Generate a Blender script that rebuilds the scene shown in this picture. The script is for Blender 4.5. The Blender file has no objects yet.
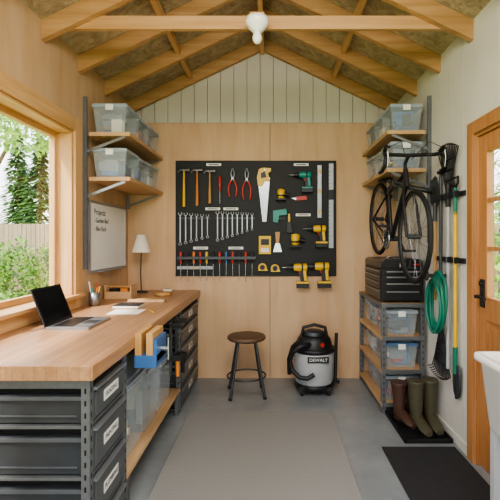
import bpy, bmesh, math, random
from mathutils import Vector, Matrix
random.seed(7)
S = bpy.context.scene
# ------------------------------------------------------------------ materials
def lin(h, k=1.0):
    h = h.lstrip('#')
    out = []
    for i in (0, 2, 4):
        c = int(h[i:i+2], 16)/255
        c = c/12.92 if c <= 0.04045 else ((c+0.055)/1.055)**2.4
        out.append(min(1, c*k))
    return (*out, 1)

def newmat(name):
    m = bpy.data.materials.new(name); m.use_nodes = True
    nt = m.node_tree; b = nt.nodes['Principled BSDF']
    return m, nt, b

def mat(name, col, rough=0.5, metal=0.0, var=0.08, scale=12, bump=0.0, alpha=1.0, emit=0):
    m, nt, b = newmat(name)
    tc = nt.nodes.new('ShaderNodeTexCoord'); n = nt.nodes.new('ShaderNodeTexNoise')
    n.inputs['Scale'].default_value = scale; n.inputs['Detail'].default_value = 4
    nt.links.new(tc.outputs['Object'], n.inputs['Vector'])
    r = nt.nodes.new('ShaderNodeValToRGB')
    r.color_ramp.elements[0].position = 0.3; r.color_ramp.elements[1].position = 0.7
    r.color_ramp.elements[0].color = lin(col, 1-var); r.color_ramp.elements[1].color = lin(col, 1+var)
    nt.links.new(n.outputs['Fac'], r.inputs['Fac']); nt.links.new(r.outputs['Color'], b.inputs['Base Color'])
    b.inputs['Roughness'].default_value = rough; b.inputs['Metallic'].default_value = metal
    b.inputs['Alpha'].default_value = alpha
    if bump:
        bp = nt.nodes.new('ShaderNodeBump'); bp.inputs['Strength'].default_value = bump; bp.inputs['Distance'].default_value = 0.01
        nt.links.new(n.outputs['Fac'], bp.inputs['Height']); nt.links.new(bp.outputs['Normal'], b.inputs['Normal'])
    return m

def leafmat(name, col):
    m = mat(name, col, .6, var=.3); nt = m.node_tree; b = nt.nodes['Principled BSDF']
    o = nt.nodes['Material Output']; tr = nt.nodes.new('ShaderNodeBsdfTranslucent'); tr.inputs['Color'].default_value = lin(col, 1.4)
    mx = nt.nodes.new('ShaderNodeMixShader'); mx.inputs[0].default_value = .4
    nt.links.new(b.outputs[0], mx.inputs[1]); nt.links.new(tr.outputs[0], mx.inputs[2]); nt.links.new(mx.outputs[0], o.inputs['Surface'])
    return m

def wood(name, c1, c2, axis='X', rough=0.55, fine=30, bump=0.08, planks=None):
    m, nt, b = newmat(name)
    tc = nt.nodes.new('ShaderNodeTexCoord'); mp = nt.nodes.new('ShaderNodeMapping')
    sc = [fine]*3; sc['XYZ'.index(axis)] = 1.3
    mp.inputs['Scale'].default_value = sc
    n = nt.nodes.new('ShaderNodeTexNoise'); n.inputs['Scale'].default_value = 1; n.inputs['Detail'].default_value = 5
    n.inputs['Distortion'].default_value = 0.6
    nt.links.new(tc.outputs['Object'], mp.inputs['Vector']); nt.links.new(mp.outputs['Vector'], n.inputs['Vector'])
    r = nt.nodes.new('ShaderNodeValToRGB')
    r.color_ramp.elements[0].position = 0.32; r.color_ramp.elements[1].position = 0.68
    r.color_ramp.elements[0].color = lin(c1); r.color_ramp.elements[1].color = lin(c2)
    nt.links.new(n.outputs['Fac'], r.inputs['Fac'])
    n2 = nt.nodes.new('ShaderNodeTexNoise'); n2.inputs['Scale'].default_value = 2.0
    nt.links.new(tc.outputs['Object'], n2.inputs['Vector'])
    mx = nt.nodes.new('ShaderNodeMix'); mx.data_type = 'RGBA'; mx.blend_type = 'MULTIPLY'; mx.inputs[0].default_value = 0.2
    nt.links.new(r.outputs['Color'], mx.inputs[6]); nt.links.new(n2.outputs['Fac'], mx.inputs[7])
    col = mx.outputs[2]
    if planks:
        mp2 = nt.nodes.new('ShaderNodeMapping'); mp2.inputs['Rotation'].default_value = (0, 0, math.pi/2)
        nt.links.new(tc.outputs['Object'], mp2.inputs['Vector'])
        br = nt.nodes.new('ShaderNodeTexBrick'); br.inputs['Scale'].default_value = 1
        br.inputs['Brick Width'].default_value = 0.5; br.inputs['Row Height'].default_value = planks
        br.inputs['Mortar Size'].default_value = 0.0008
        br.inputs['Color1'].default_value = (1, 1, 1, 1); br.inputs['Color2'].default_value = (.80, .76, .72, 1)
        br.inputs['Mortar'].default_value = (.5, .4, .3, 1)
        nt.links.new(mp2.outputs['Vector'], br.inputs['Vector'])
        m2 = nt.nodes.new('ShaderNodeMix'); m2.data_type = 'RGBA'; m2.blend_type = 'MULTIPLY'; m2.inputs[0].default_value = 0.8
        nt.links.new(col, m2.inputs[6]); nt.links.new(br.outputs['Color'], m2.inputs[7]); col = m2.outputs[2]
    nt.links.new(col, b.inputs['Base Color'])
    b.inputs['Roughness'].default_value = rough
    bp = nt.nodes.new('ShaderNodeBump'); bp.inputs['Strength'].default_value = bump; bp.inputs['Distance'].default_value = 0.004
    nt.links.new(n.outputs['Fac'], bp.inputs['Height']); nt.links.new(bp.outputs['Normal'], b.inputs['Normal'])
    return m

M = {}
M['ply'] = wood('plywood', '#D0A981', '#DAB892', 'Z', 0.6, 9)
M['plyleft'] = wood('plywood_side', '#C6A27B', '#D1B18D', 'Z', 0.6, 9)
M['pine'] = wood('pine', '#BE925F', '#D1A778', 'X')
M['pineY'] = wood('pine_y', '#C79961', '#DAB07E', 'Y')
M['pineZ'] = wood('pine_z', '#CA9B67', '#DBB283', 'Z')
M['rafter'] = wood('rafter_pine', '#AE8352', '#C89F70', 'X')
M['doorwood'] = wood('door_wood', '#AB7443', '#C08A57', 'Z')
M['counter'] = wood('butcher_block', '#B2855D', '#C79B75', 'Y', 0.35, 40, 0.03, planks=0.045)
M['shelfw'] = wood('shelf_wood', '#C89F70', '#D6B188', 'Y')
M['stoolw'] = wood('stool_wood', '#58433 3'.replace(' ', ''), '#7A5F4A', 'X')
M['handlew'] = wood('handle_wood', '#BB8A4F', '#D0A268', 'Z')
M['shiplap'] = mat('shiplap', '#CFCABE', 0.6, var=0.04, scale=3)
M['whitewall'] = mat('painted_boards', '#D3D0C7', 0.6, var=0.04, scale=3)
M['groove'] = mat('groove', '#8d877a', 0.9)
M['metal'] = mat('galv_metal', '#8f9294', 0.38, 0.85, scale=40)
M['dmetal'] = mat('dark_metal', '#4b4e51', 0.45, 0.6, scale=40)
M['post'] = mat('slotted_post', '#6c6f71', 0.5, 0.4, scale=40)
M['chrome'] = mat('chrome', '#B4B7BA', 0.25, 0.9)
M['steel'] = mat('brushed_steel', '#9a9da0', 0.3, 0.75)
M['black'] = mat('black_plastic', '#1b1b1d', 0.45)
M['peg'] = mat('pegboard_black', '#17181a', 0.6)
M['rubber'] = mat('rubber', '#131313', 0.7)
M['drawer'] = mat('drawer_grey', '#565A5E', 0.4, 0.1)
M['chestd'] = mat('chest_drawer', '#2b2c2f', 0.3, 0.2)
M['tray'] = mat('smoky_tray', '#3a3e42', 0.2)
M['gap'] = mat('shadow_gap', '#151516', 0.9)
M['white'] = mat('white_plastic', '#E8E6E0', 0.4, var=0.02)
M['ceram'] = mat('white_ceramic', '#F2F0EA', 0.25, var=0.01)
M['label'] = mat('label_white', '#E8E8E4', 0.6, var=0.01)
M['ink'] = mat('ink', '#222222', 0.7)
M['yellow'] = mat('tool_yellow', '#E0B62A', 0.4)
M['red'] = mat('tool_red', '#B83226', 0.4)
M['orange'] = mat('tool_orange', '#D0803A', 0.45)
M['blue'] = mat('tool_blue', '#3A649A', 0.4)
M['teal'] = mat('tool_teal', '#1E8C80', 0.4)
M['green'] = mat('green_hose', '#1F7560', 0.4)
M['grey'] = mat('barrel_grey', '#AEB0B2', 0.4, var=0.03)
M['olive'] = mat('olive_rubber', '#4c4837', 0.45)
M['brown'] = mat('brown_rubber', '#4b3328', 0.5)
M['clear'] = mat('clear_plastic', '#D3DEE4', 0.2, var=0.02, alpha=0.30)
M['lid'] = mat('lid_clear', '#AEBCC6', 0.3, var=0.02, alpha=0.75)
M['lidblue'] = mat('lid_blue', '#5D7FA0', 0.35, alpha=0.9)
M['content_blue'] = mat('content_blue', '#4C6788', 0.6)
M['content_grey'] = mat('content_grey', '#7b8288', 0.6)
M['shade'] = mat('lamp_shade', '#EDE6D8', 0.8, var=0.02)
M['paper'] = mat('paper', '#E9E4D6', 0.8, var=0.02)
M['screen'] = mat('laptop_screen', '#0c0d10', 0.15, var=0.0)
M['alu'] = mat('aluminium', '#9DA0A4', 0.35, 0.7)
M['wb'] = mat('whiteboard', '#E6E8E6', 0.25, var=0.01)
M['mat_black'] = mat('mat_rubber', '#2c2d30', 0.85, scale=150, bump=0.6, var=0.3)
M['lawn'] = mat('lawn', '#86A052', 0.9, var=0.25, scale=9)
M['leaf1'] = leafmat('leaf_dark', '#4B6738')
M['leaf2'] = leafmat('leaf_light', '#8EAB4F')
M['leaf3'] = leafmat('leaf_mid', '#658440')
M['bark'] = mat('bark', '#6A5646', 0.9, var=0.2)
M['fence'] = wood('fence_wood', '#8A765E', '#A6937A', 'Z', 0.8)
M['stone'] = mat('path_stone', '#A9A296', 0.9, var=0.2)

m, nt, b = newmat('concrete')
tc = nt.nodes.new('ShaderNodeTexCoord')
n1 = nt.nodes.new('ShaderNodeTexNoise'); n1.inputs['Scale'].default_value = 2.2; n1.inputs['Detail'].default_value = 8; n1.inputs['Roughness'].default_value = .65
nt.links.new(tc.outputs['Object'], n1.inputs['Vector'])
r = nt.nodes.new('ShaderNodeValToRGB'); r.color_ramp.elements[0].position = .3; r.color_ramp.elements[1].position = .7
r.color_ramp.elements[0].color = lin('#787E82'); r.color_ramp.elements[1].color = lin('#999EA0')
nt.links.new(n1.outputs['Fac'], r.inputs['Fac']); nt.links.new(r.outputs['Color'], b.inputs['Base Color'])
b.inputs['Roughness'].default_value = 0.32
M['concrete'] = m
m, nt, b = newmat('roof_insulation')
tc = nt.nodes.new('ShaderNodeTexCoord')
n1 = nt.nodes.new('ShaderNodeTexNoise'); n1.inputs['Scale'].default_value = 9; n1.inputs['Detail'].default_value = 10; n1.inputs['Roughness'].default_value = .75; n1.inputs['Distortion'].default_value = 1.2
nt.links.new(tc.outputs['Object'], n1.inputs['Vector'])
r = nt.nodes.new('ShaderNodeValToRGB'); r.color_ramp.elements[0].position = .35; r.color_ramp.elements[1].position = .65
r.color_ramp.elements[0].color = lin('#917F62'); r.color_ramp.elements[1].color = lin('#C6B494')
nt.links.new(n1.outputs['Fac'], r.inputs['Fac']); nt.links.new(r.outputs['Color'], b.inputs['Base Color'])
bp = nt.nodes.new('ShaderNodeBump'); bp.inputs['Strength'].default_value = .6; bp.inputs['Distance'].default_value = .03
nt.links.new(n1.outputs['Fac'], bp.inputs['Height']); nt.links.new(bp.outputs['Normal'], b.inputs['Normal'])
b.inputs['Roughness'].default_value = .9
M['insul'] = m
m, nt, b = newmat('woven_rug')
tc = nt.nodes.new('ShaderNodeTexCoord'); sx = nt.nodes.new('ShaderNodeSeparateXYZ')
nt.links.new(tc.outputs['Object'], sx.inputs['Vector'])
def mathn(op, a, bb=None):
    q = nt.nodes.new('ShaderNodeMath'); q.operation = op
    for i, v in enumerate((a, bb)):
        if v is None: continue
        if isinstance(v, (int, float)): q.inputs[i].default_value = v
        else: nt.links.new(v, q.inputs[i])
    return q.outputs[0]
pp = mathn('PINGPONG', sx.outputs['X'], 0.011)
su = mathn('ADD', pp, sx.outputs['Y'])
sn = mathn('SINE', mathn('MULTIPLY', su, 2*math.pi/0.013))
f = mathn('ADD', mathn('MULTIPLY', sn, 0.5), 0.5)
r = nt.nodes.new('ShaderNodeValToRGB'); r.color_ramp.elements[0].color = lin('#747371'); r.color_ramp.elements[1].color = lin('#A6A4A0')
nt.links.new(f, r.inputs['Fac']); nt.links.new(r.outputs['Color'], b.inputs['Base Color']); b.inputs['Roughness'].default_value = .95
M['rug'] = m
m = bpy.data.materials.new('window_glass'); m.use_nodes = True; nt = m.node_tree; nt.nodes.clear()
o = nt.nodes.new('ShaderNodeOutputMaterial'); mx = nt.nodes.new('ShaderNodeMixShader'); t = nt.nodes.new('ShaderNodeBsdfTransparent'); g = nt.nodes.new('ShaderNodeBsdfGlossy')
g.inputs['Roughness'].default_value = 0.02; mx.inputs[0].default_value = 0.05
nt.links.new(t.outputs[0], mx.inputs[1]); nt.links.new(g.outputs[0], mx.inputs[2]); nt.links.new(mx.outputs[0], o.inputs['Surface'])
M['glass'] = m

# ------------------------------------------------------------------ builder
class MB:
    def __init__(s, name):
        s.name = name; s.v = []; s.f = []; s.fm = []; s.sm = []; s.mats = []; s.T = Matrix.Identity(4)
    def mi(s, k):
        if k not in s.mats: s.mats.append(k)
        return s.mats.index(k)
    def add(s, vs, fs, k, smooth=False):
        o = len(s.v); s.v += [s.T @ Vector(p) for p in vs]; i = s.mi(k)
        for f in fs:
            s.f.append([o+j for j in f]); s.fm.append(i); s.sm.append(smooth)
        return s
    def box(s, x0, x1, y0, y1, z0, z1, k, inset=0):
        a = inset
        vs = [(x0+a, y0+a, z0), (x1-a, y0+a, z0), (x1-a, y1-a, z0), (x0+a, y1-a, z0), (x0, y0, z1), (x1, y0, z1), (x1, y1, z1), (x0, y1, z1)]
        return s.add(vs, [(3, 2, 1, 0), (4, 5, 6, 7), (0, 1, 5, 4), (1, 2, 6, 5), (2, 3, 7, 6), (3, 0, 4, 7)], k)
    def cbox(s, c, d, k):
        return s.box(c[0]-d[0]/2, c[0]+d[0]/2, c[1]-d[1]/2, c[1]+d[1]/2, c[2]-d[2]/2, c[2]+d[2]/2, k)
    def beam(s, a, b2, w, h, k, up=(0, 0, 1)):
        a = Vector(a); b2 = Vector(b2); d = (b2-a).normalized(); u = Vector(up); sd = d.cross(u)
        if sd.length < 1e-4: sd = d.cross(Vector((0, 1, 0)))
        sd.normalize(); u = sd.cross(d)
        vs = [p+sd*(i*w/2)+u*(j*h/2) for p in (a, b2) for i, j in ((-1, -1), (1, -1), (1, 1), (-1, 1))]
        return s.add(vs, [(0, 3, 2, 1), (4, 5, 6, 7), (0, 1, 5, 4), (1, 2, 6, 5), (2, 3, 7, 6), (3, 0, 4, 7)][:], k)
    def tube(s, pts, r, k, seg=10, closed=False, caps=True):
        pts = [Vector(p) for p in pts]; n = len(pts)
        rr = r if isinstance(r, (list, tuple)) else [r]*n
        rings = []; prev = None
        for i, p in enumerate(pts):
            if closed: t = pts[(i+1) % n]-pts[i-1]
            else: t = pts[min(i+1, n-1)]-pts[max(i-1, 0)]
            t.normalize()
            if prev is None:
                u = t.cross(Vector((0, 0, 1)))
                if u.length < .05: u = t.cross(Vector((1, 0, 0)))
            else: u = prev-t*prev.dot(t)
            u.normalize(); prev = u; w = t.cross(u)
            rings.append([p+(u*math.cos(2*math.pi*j/seg)+w*math.sin(2*math.pi*j/seg))*rr[i] for j in range(seg)])
        return s.loft(rings, k, closed, caps)
    def loft(s, rings, k, closed=False, caps=True, smooth=True):
        seg = len(rings[0]); n = len(rings); vs = [p for R in rings for p in R]; fs = []
        for i in range(n if closed else n-1):
            a = i*seg; b2 = ((i+1) % n)*seg
            for j in range(seg):
                fs.append((a+j, a+(j+1) % seg, b2+(j+1) % seg, b2+j))
        s.add(vs, fs, k, smooth)
        if caps and not closed:
            s.add(rings[0], [tuple(reversed(range(seg)))], k); s.add(rings[-1], [tuple(range(seg))], k)
        return s
    def cyl(s, a, b2, r, k, r2=None, seg=16):
        return s.tube([a, b2], [r, r if r2 is None else r2], k, seg)
    def lathe(s, c, prof, k, seg=28, sx=1, sy=1):
        rings = [[Vector((c[0]+r*sx*math.cos(2*math.pi*j/seg), c[1]+r*sy*math.sin(2*math.pi*j/seg), c[2]+z)) for j in range(seg)] for r, z in prof]
        return s.loft(rings, k)
    def sph(s, c, r, k, sc=(1, 1, 1)):
        return s.lathe(c, [(max(.001, r*math.sin(math.pi*i/10))*sc[0], -r*math.cos(math.pi*i/10)*sc[2]) for i in range(11)], k, 16, 1, sc[1]/sc[0])
    def prism(s, poly, ext, k):
        n = len(poly); e = Vector(ext); vs = [Vector(p) for p in poly]+[Vector(p)+e for p in poly]
        return s.add(vs, [tuple(range(n)), tuple(reversed(range(n, 2*n)))]+[(i, i+n, (i+1) % n+n, (i+1) % n) for i in range(n)], k)
    def done(s, bevel=0.0, coll=None):
        me = bpy.data.meshes.new(s.name)
        mn = [min(v[i] for v in s.v) for i in range(3)]; mxx = [max(v[i] for v in s.v) for i in range(3)]
        o = Vector(((mn[0]+mxx[0])/2, (mn[1]+mxx[1])/2, mn[2]))
        me.from_pydata([tuple(v-o) for v in s.v], [], s.f)
        for k in s.mats: me.materials.append(M[k])
        me.polygons.foreach_set('material_index', s.fm); me.polygons.foreach_set('use_smooth', s.sm)
        bm = bmesh.new(); bm.from_mesh(me); bmesh.ops.recalc_face_normals(bm, faces=bm.faces); bm.to_mesh(me); bm.free()
        me.update()
        ob = bpy.data.objects.new(s.name, me); ob.location = o; S.collection.objects.link(ob)
        if bevel:
            md = ob.modifiers.new('bevel', 'BEVEL'); md.width = bevel; md.segments = 2; md.limit_method = 'ANGLE'; md.angle_limit = math.radians(50)
        return ob

def text(parent, body, loc, rot, size, k='ink', align='CENTER', name='lettering'):
    c = bpy.data.curves.new(name, 'FONT'); c.body = body; c.size = size; c.extrude = 0.0003
    c.align_x = align; c.align_y = 'CENTER'; c.materials.append(M[k])
    o = bpy.data.objects.new(name, c); S.collection.objects.link(o)
    o.parent = parent; o.location = Vector(loc)-parent.location; o.rotation_euler = rot
    return o
R_AISLE_L = (math.pi/2, 0, math.pi/2)
R_BACK = (math.pi/2, 0, 0)

# ------------------------------------------------------------------ room shell
XL, XR, YB, YF = -1.45, 1.29, 4.29, -0.6
XC = -0.08; ZA = 3.33; SL = 0.478; RD = 0.13
def zb(x): return ZA-SL*abs(x-XC)
MB('floor').box(XL-.15, XR+.12, YF, YB+.12, -.12, 0, 'concrete').done()

w = MB('wall_back')
w.prism([(XL-.15, YB+.03, 0), (XR+.12, YB+.03, 0), (XR+.12, YB+.03, zb(XR+.12)+RD), (XC, YB+.03, ZA+RD), (XL-.15, YB+.03, zb(XL-.15)+RD)], (0, .09, 0), 'groove')
ZP = 2.61
for a, b_ in ((XL, -.003), (.003, XR)):
    w.box(a, b_, YB, YB+.03, 0, ZP-.004, 'ply')
x = XL
while x < XR:
    x2 = min(x+.135, XR); xa, xb = x+.0025, x2-.0025
    pts = [(xa, YB+.008, ZP), (xb, YB+.008, ZP), (xb, YB+.008, zb(xb)+RD)]
    if xa < XC < xb: pts.append((XC, YB+.008, ZA+RD))
    pts.append((xa, YB+.008, zb(xa)+RD))
    w.prism(pts, (0, .022, 0), 'shiplap'); x = x2
w.done()
w = MB('wall_front'); yf = YF-.1
for x0_, x1_ in ((XL-.15, -1.05), (.9, XR+.12)):
    w.box(x0_, x1_, yf, YF, 0, 2.25, 'whitewall')
w.prism([(XL-.15, yf, 2.25), (XR+.12, yf, 2.25), (XR+.12, yf, zb(XR+.12)+RD), (XC, yf, ZA+RD), (XL-.15, yf, zb(XL-.15)+RD)], (0, .1, 0), 'whitewall')
w.done()

WY0, WY1, WZ0, WZ1 = .9, 3.09, .985, 2.21
w = MB('wall_left')
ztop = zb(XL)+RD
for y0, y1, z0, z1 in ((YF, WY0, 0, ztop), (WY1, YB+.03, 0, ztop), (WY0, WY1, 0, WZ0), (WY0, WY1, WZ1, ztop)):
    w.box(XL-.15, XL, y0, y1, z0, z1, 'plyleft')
w.done()
DY0, DY1, DZ = 1.82, 2.64, 2.07
w = MB('wall_right')
ztr = zb(XR)+RD
w.box(XR+.012, XR+.12, YF, DY0, 0, ztr, 'groove'); w.box(XR+.012, XR+.12, DY1, YB+.03, 0, ztr, 'groove'); w.box(XR+.012, XR+.12, DY0, DY1, DZ, ztr, 'groove')
y = YF
while y < YB-.001:
    y2 = min(y+.2, YB); 
    segs = [(y, y2, 0)]
    if y2 > DY0 and y < DY1:
        segs = []
        if y < DY0: segs.append((y, DY0, 0))
        segs.append((max(y, DY0), min(y2, DY1), DZ))
        if y2 > DY1: segs.append((DY1, y2, 0))
    for a, b_, z0 in segs:
        w.box(XR, XR+.014, a+.002, b_-.002, z0, ztr, 'whitewall')
    y = y2
w.done()
# roof
c = MB('ceiling')
for sgn, xe in ((-1, XL-.3), (1, XR+.3)):
    c.prism([(XC, YF-.2, ZA+RD), (xe, YF-.2, zb(xe)+RD), (xe, YF-.2, zb(xe)+RD+.06), (XC, YF-.2, ZA+RD+.06)], (0, YB+.5-YF, 0), 'insul')
c.done()
RY = [4.255, 3.70, 3.19, 2.68, 2.16, 1.64, 1.12, .6, .08, -.44]
for y in RY:
    r = MB('rafter')
    for xe in (XL+.001, XR-.001):
        r.prism([(XC, y-.022, ZA), (xe, y-.022, zb(xe)), (xe, y-.022, zb(xe)+RD-.003), (XC, y-.022, ZA+RD-.003)], (0, .044, 0), 'rafter')
    r.done()
MB('ridge_beam').box(XC-.02, XC+.02, YF, YB, ZA-.03, ZA+RD-.02, 'pineY').done()
for dx in (-.72, .72):
    b_ = MB('roof_purlin'); x = XC+dx; z = zb(x)+.05
    b_.prism([(x-.02, YF, z), (x+.02, YF, z), (x+.02, YF, z+.05), (x-.02, YF, z+.05)], (0, YB-YF-.01, 0), 'pineY'); b_.done()
t = MB('collar_tie'); zc = 2.765; y = 2.703
hw = (ZA-zc)/SL+.06; hw2 = (ZA-zc-.085)/SL+.06
t.prism([(XC-hw, y, zc), (XC+hw, y, zc), (XC+hw2, y, zc+.085), (XC-hw2, y, zc+.085)], (0, .03, 0), 'pine'); t.done()
# window
w = MB('window_1')
t = .02
w.box(XL-.15, XL+.03, WY0, WY1, WZ0, WZ0+t, 'pineY'); w.box(XL-.15, XL, WY0, WY1, WZ1-t, WZ1, 'pineY')
w.box(XL-.15, XL, WY0, WY0+t, WZ0+t, WZ1-t, 'pineZ'); w.box(XL-.15, XL, WY1-t, WY1, WZ0+t, WZ1-t, 'pineZ')
cw = .10
w.box(XL, XL+.02, WY1, WY1+cw, .902, WZ1+cw, 'pineZ'); w.box(XL, XL+.02, WY0-cw, WY0, .902, WZ1+cw, 'pineZ')
w.box(XL, XL+.02, WY0, WY1, WZ1, WZ1+cw, 'pineY'); w.box(XL, XL+.02, WY0, WY1, .902, WZ0, 'pineY')
w.box(XL, XL+.05, WY0-cw, WY1+cw, WZ0, WZ0+.022, 'pineY')
sx0, sx1 = XL-.145, XL-.105; s_ = .04
w.box(sx0, sx1, WY0+t, WY1-t, WZ0+t, WZ0+t+s_, 'pineY'); w.box(sx0, sx1, WY0+t, WY1-t, WZ1-t-s_, WZ1-t, 'pineY')
for yy in (WY0+t, (WY0+WY1)/2-.03, WY1-t-s_):
    w.box(sx0, sx1, yy, yy+s_, WZ0+t+s_, WZ1-t-s_, 'pineZ')
w.box(XL-.128, XL-.124, WY0+t+.01, WY1-t-.01, WZ0+t+.01, WZ1-t-.01, 'glass')
w.done(.002)
# door
d = MB('door_1')
d.box(XR-.018, XR-.001, DY1, DY1+.075, 0, DZ+.08, 'doorwood'); d.box(XR-.018, XR-.001, DY0-.075, DY0, 0, DZ+.08, 'doorwood')
d.box(XR-.018, XR-.001, DY0, DY1, DZ, DZ+.08, 'doorwood')
d.box(XR, XR+.11, DY1-.02, DY1, 0, DZ, 'doorwood'); d.box(XR, XR+.11, DY0, DY0+.02, 0, DZ, 'doorwood'); d.box(XR, XR+.11, DY0+.02, DY1-.02, DZ-.02, DZ, 'doorwood')
a0, a1 = XR+.015, XR+.055; y0, y1 = DY0+.022, DY1-.022
d.box(a0, a1, y0, y0+.09, .01, DZ-.022, 'doorwood'); d.box(a0, a1, y1-.09, y1, .01, DZ-.022, 'doorwood')
for z0, z1 in ((.01, .2), (.92, 1.06), (DZ-.13, DZ-.022)):
    d.box(a0, a1, y0+.09, y1-.09, z0, z1, 'doorwood')
ym = (y0+y1)/2
d.box(a0, a1, ym-.04, ym+.04, .2, .92, 'doorwood')
for ya, yb_ in ((y0+.09, ym-.04), (ym+.04, y1-.09)):
    d.box(a0+.015, a1-.01, ya, yb_, .2, .92, 'doorwood')
    d.box(a0+.006, a0+.015, ya+.03, yb_-.03, .24, .88, 'doorwood')
gz0, gz1 = 1.06, DZ-.13
d.box(a0+.018, a0+.022, y0+.085, y1-.085, gz0-.01, gz1+.01, 'glass')
for i in (1, 2):
    z = gz0+(gz1-gz0)*i/3; d.box(a0+.004, a1-.004, y0+.09, y1-.09, z-.012, z+.012, 'doorwood')
for i in (1, 2):
    y = y0+.09+(y1-y0-.18)*i/3; d.box(a0+.004, a1-.004, y-.01, y+.01, gz0, gz1, 'doorwood')
hy = y1-.045
d.cbox((a0-.004, hy, 1.08), (.008, .05, .17), 'black')
d.cyl((a0, hy, 1.06), (a0-.05, hy, 1.06), .011, 'black'); d.tube([(a0-.045, hy, 1.06), (a0-.048, hy-.05, 1.062), (a0-.045, hy-.11, 1.058)], .009, 'black')
d.cyl((a0-.004, hy, 1.14), (a0-.02, hy, 1.14), .016, 'black')
d.done(.002)
MB('baseboard_right').box(XR-.012, XR-.001, DY1+.076, YB-.002, 0.001, .07, 'whitewall').done(.002)

# ------------------------------------------------------------------ workbench
CX = -.71; CY0 = 1.68
wb_ = MB('workbench_counter')
wb_.box(XL+.002, CX, CY0, YB-.002, .838, .9, 'counter')
wb_.done(.004)
PX = CX-.02
def slot_post(b, x, y, z0, z1, s_=.035):
    b.box(x-s_/2, x+s_/2, y-s_/2, y+s_/2, z0, z1, 'post')
    z = z0+.04
    while z < z1-.03:
        b.cbox((x+s_/2, y, z), (.002, .008, .022), 'gap'); b.cbox((x, y-s_/2, z), (.008, .002, .022), 'gap'); z += .05
def drawer_unit(name, y0, y1, zs, labels):
    b = MB(name)
    for x in (PX-.018, XL+.04):
        for y in (y0+.018, y1-.018): slot_post(b, x, y, .001, .836)
    b.box(XL+.06, PX-.06, y0+.05, y1-.04, .03, .81, 'gap')
    b.box(XL+.03, PX-.02, y0+.004, y0+.03, .8, .836, 'post')
    for z in [a-.008 for a, _ in zs]:
        b.box(XL+.03, PX-.02, y0+.004, y0+.03, z-.006, z+.006, 'post'); b.box(PX-.03, PX-.006, y0+.03, y1-.03, z-.006, z+.006, 'post')
    for (z0, z1) in zs:
        b.box(PX-.05, PX-.004, y0+.04, y1-.04, z0+.006, z1-.004, 'drawer')
        b.box(PX-.004, PX+.014, y0+.04, y1-.04, z1-.018, z1-.006, 'alu')
        b.box(PX-.004, PX+.004, y0+.055, y1-.055, z0+.02, z1-.03, 'drawer')
        b.box(XL+.08, PX-.04, y0+.02, y0+.05, z0+.004, z1-.035, 'tray')
        b.box(XL+.07, PX-.035, y0+.008, y0+.05, z1-.05, z1-.034, 'drawer')
        b.box(XL+.09, PX-.06, y0+.015, y0+.05, z0+.03, z0+.036, 'drawer')
    ob = b.done(.0015)
    for (z0, z1), l in zip(zs, labels):
        if not l: continue
        c_ = MB('label'); ym = (y0+y1)/2; zz = (z0+z1)/2
        c_.box(PX+.0045, PX+.006, ym-.085, ym+.085, zz-.024, zz+.024, 'label'); q = c_.done(); q.parent = ob; q.location -= ob.location
        text(ob, l, (PX+.0068, ym, zz), R_AISLE_L, .032)
    return ob
drawer_unit('drawer_cabinet', 1.70, 2.14, [(.65, .80), (.44, .63), (.22, .42), (.03, .20)], ['SANDING', 'PAINTING', 'PLUMBING', 'ROPE'])
drawer_unit('drawer_cabinet', 3.42, 4.25, [(.69, .80), (.54, .67), (.38, .52), (.20, .36), (.03, .18)], ['BITS', 'NAILS', 'SCREWS', 'GLUE', 'TAPE'])
b = MB('under_bench_shelf'); b.box(XL+.03, PX-.0, 2.15, 3.41, .18, .205, 'shelfw')
for y in (2.17, 3.39): b.box(XL+.05, PX-.03, y-.015, y+.015, .12, .18, 'post')
for y in (2.18, 3.38):
    for x in (PX-.02, XL+.05): b.box(x-.015, x+.015, y-.015, y+.015, .001, .18, 'post')
b.done(.002)

CONT = ['blue', 'orange', 'red', 'dmetal', 'white', 'black', 'teal', 'grey', 'handlew', 'yellow']
def bin_(name, x0, x1, y0, y1, z, h, lid='lid', fill=.65, n=9, cols=None):
    b = MB(name); z += .001
    b.box(x0+.006, x1-.006, y0+.006, y1-.006, z, z+h-.02, 'clear', .02)
    b.box(x0, x1, y0, y1, z+h-.035, z+h-.022, lid)
    b.box(x0+.004, x1-.004, y0+.004, y1-.004, z+h-.022, z+h-.008, lid)
    b.box(x0+.03, x1-.03, y0+.03, y1-.03, z+h-.008, z+h, lid)
    for yy in (y0-.004, y1-.004):
        b.box((x0+x1)/2-.03, (x0+x1)/2+.03, yy, yy+.008, z+h-.06, z+h-.015, 'white')
    for i in range(n):
        sx_, sy_, sz_ = random.uniform(.06, .16), random.uniform(.05, .14), random.uniform(.03, h*fill*.7)
        cx = random.uniform(x0+.035+sx_/2, max(x0+.036+sx_/2, x1-.035-sx_/2)); cy = random.uniform(y0+.035+sy_/2, max(y0+.036+sy_/2, y1-.035-sy_/2))
        zz = z+.006+random.random()*max(.0, h*fill-sz_)
        k = random.choice(cols or CONT)
        if random.random() < .4: b.cyl((cx-sx_/2, cy, zz+.02), (cx+sx_/2, cy, zz+.02), min(.02, sz_/2), k, seg=10)
        else: b.box(cx-sx_/2, cx+sx_/2, cy-sy_/2, cy+sy_/2, zz, zz+sz_, k)
    return b.done(.002)
y = 2.2
for wdt, h in ((.37, .42), (.34, .38), (.34, .34)):
    bin_('storage_tub', XL+.12, PX-.03, y, y+wdt, .205, h, 'lid', .8, 16, ['content_grey', 'grey', 'content_blue', 'paper', 'grey']); y += wdt+.02

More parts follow.
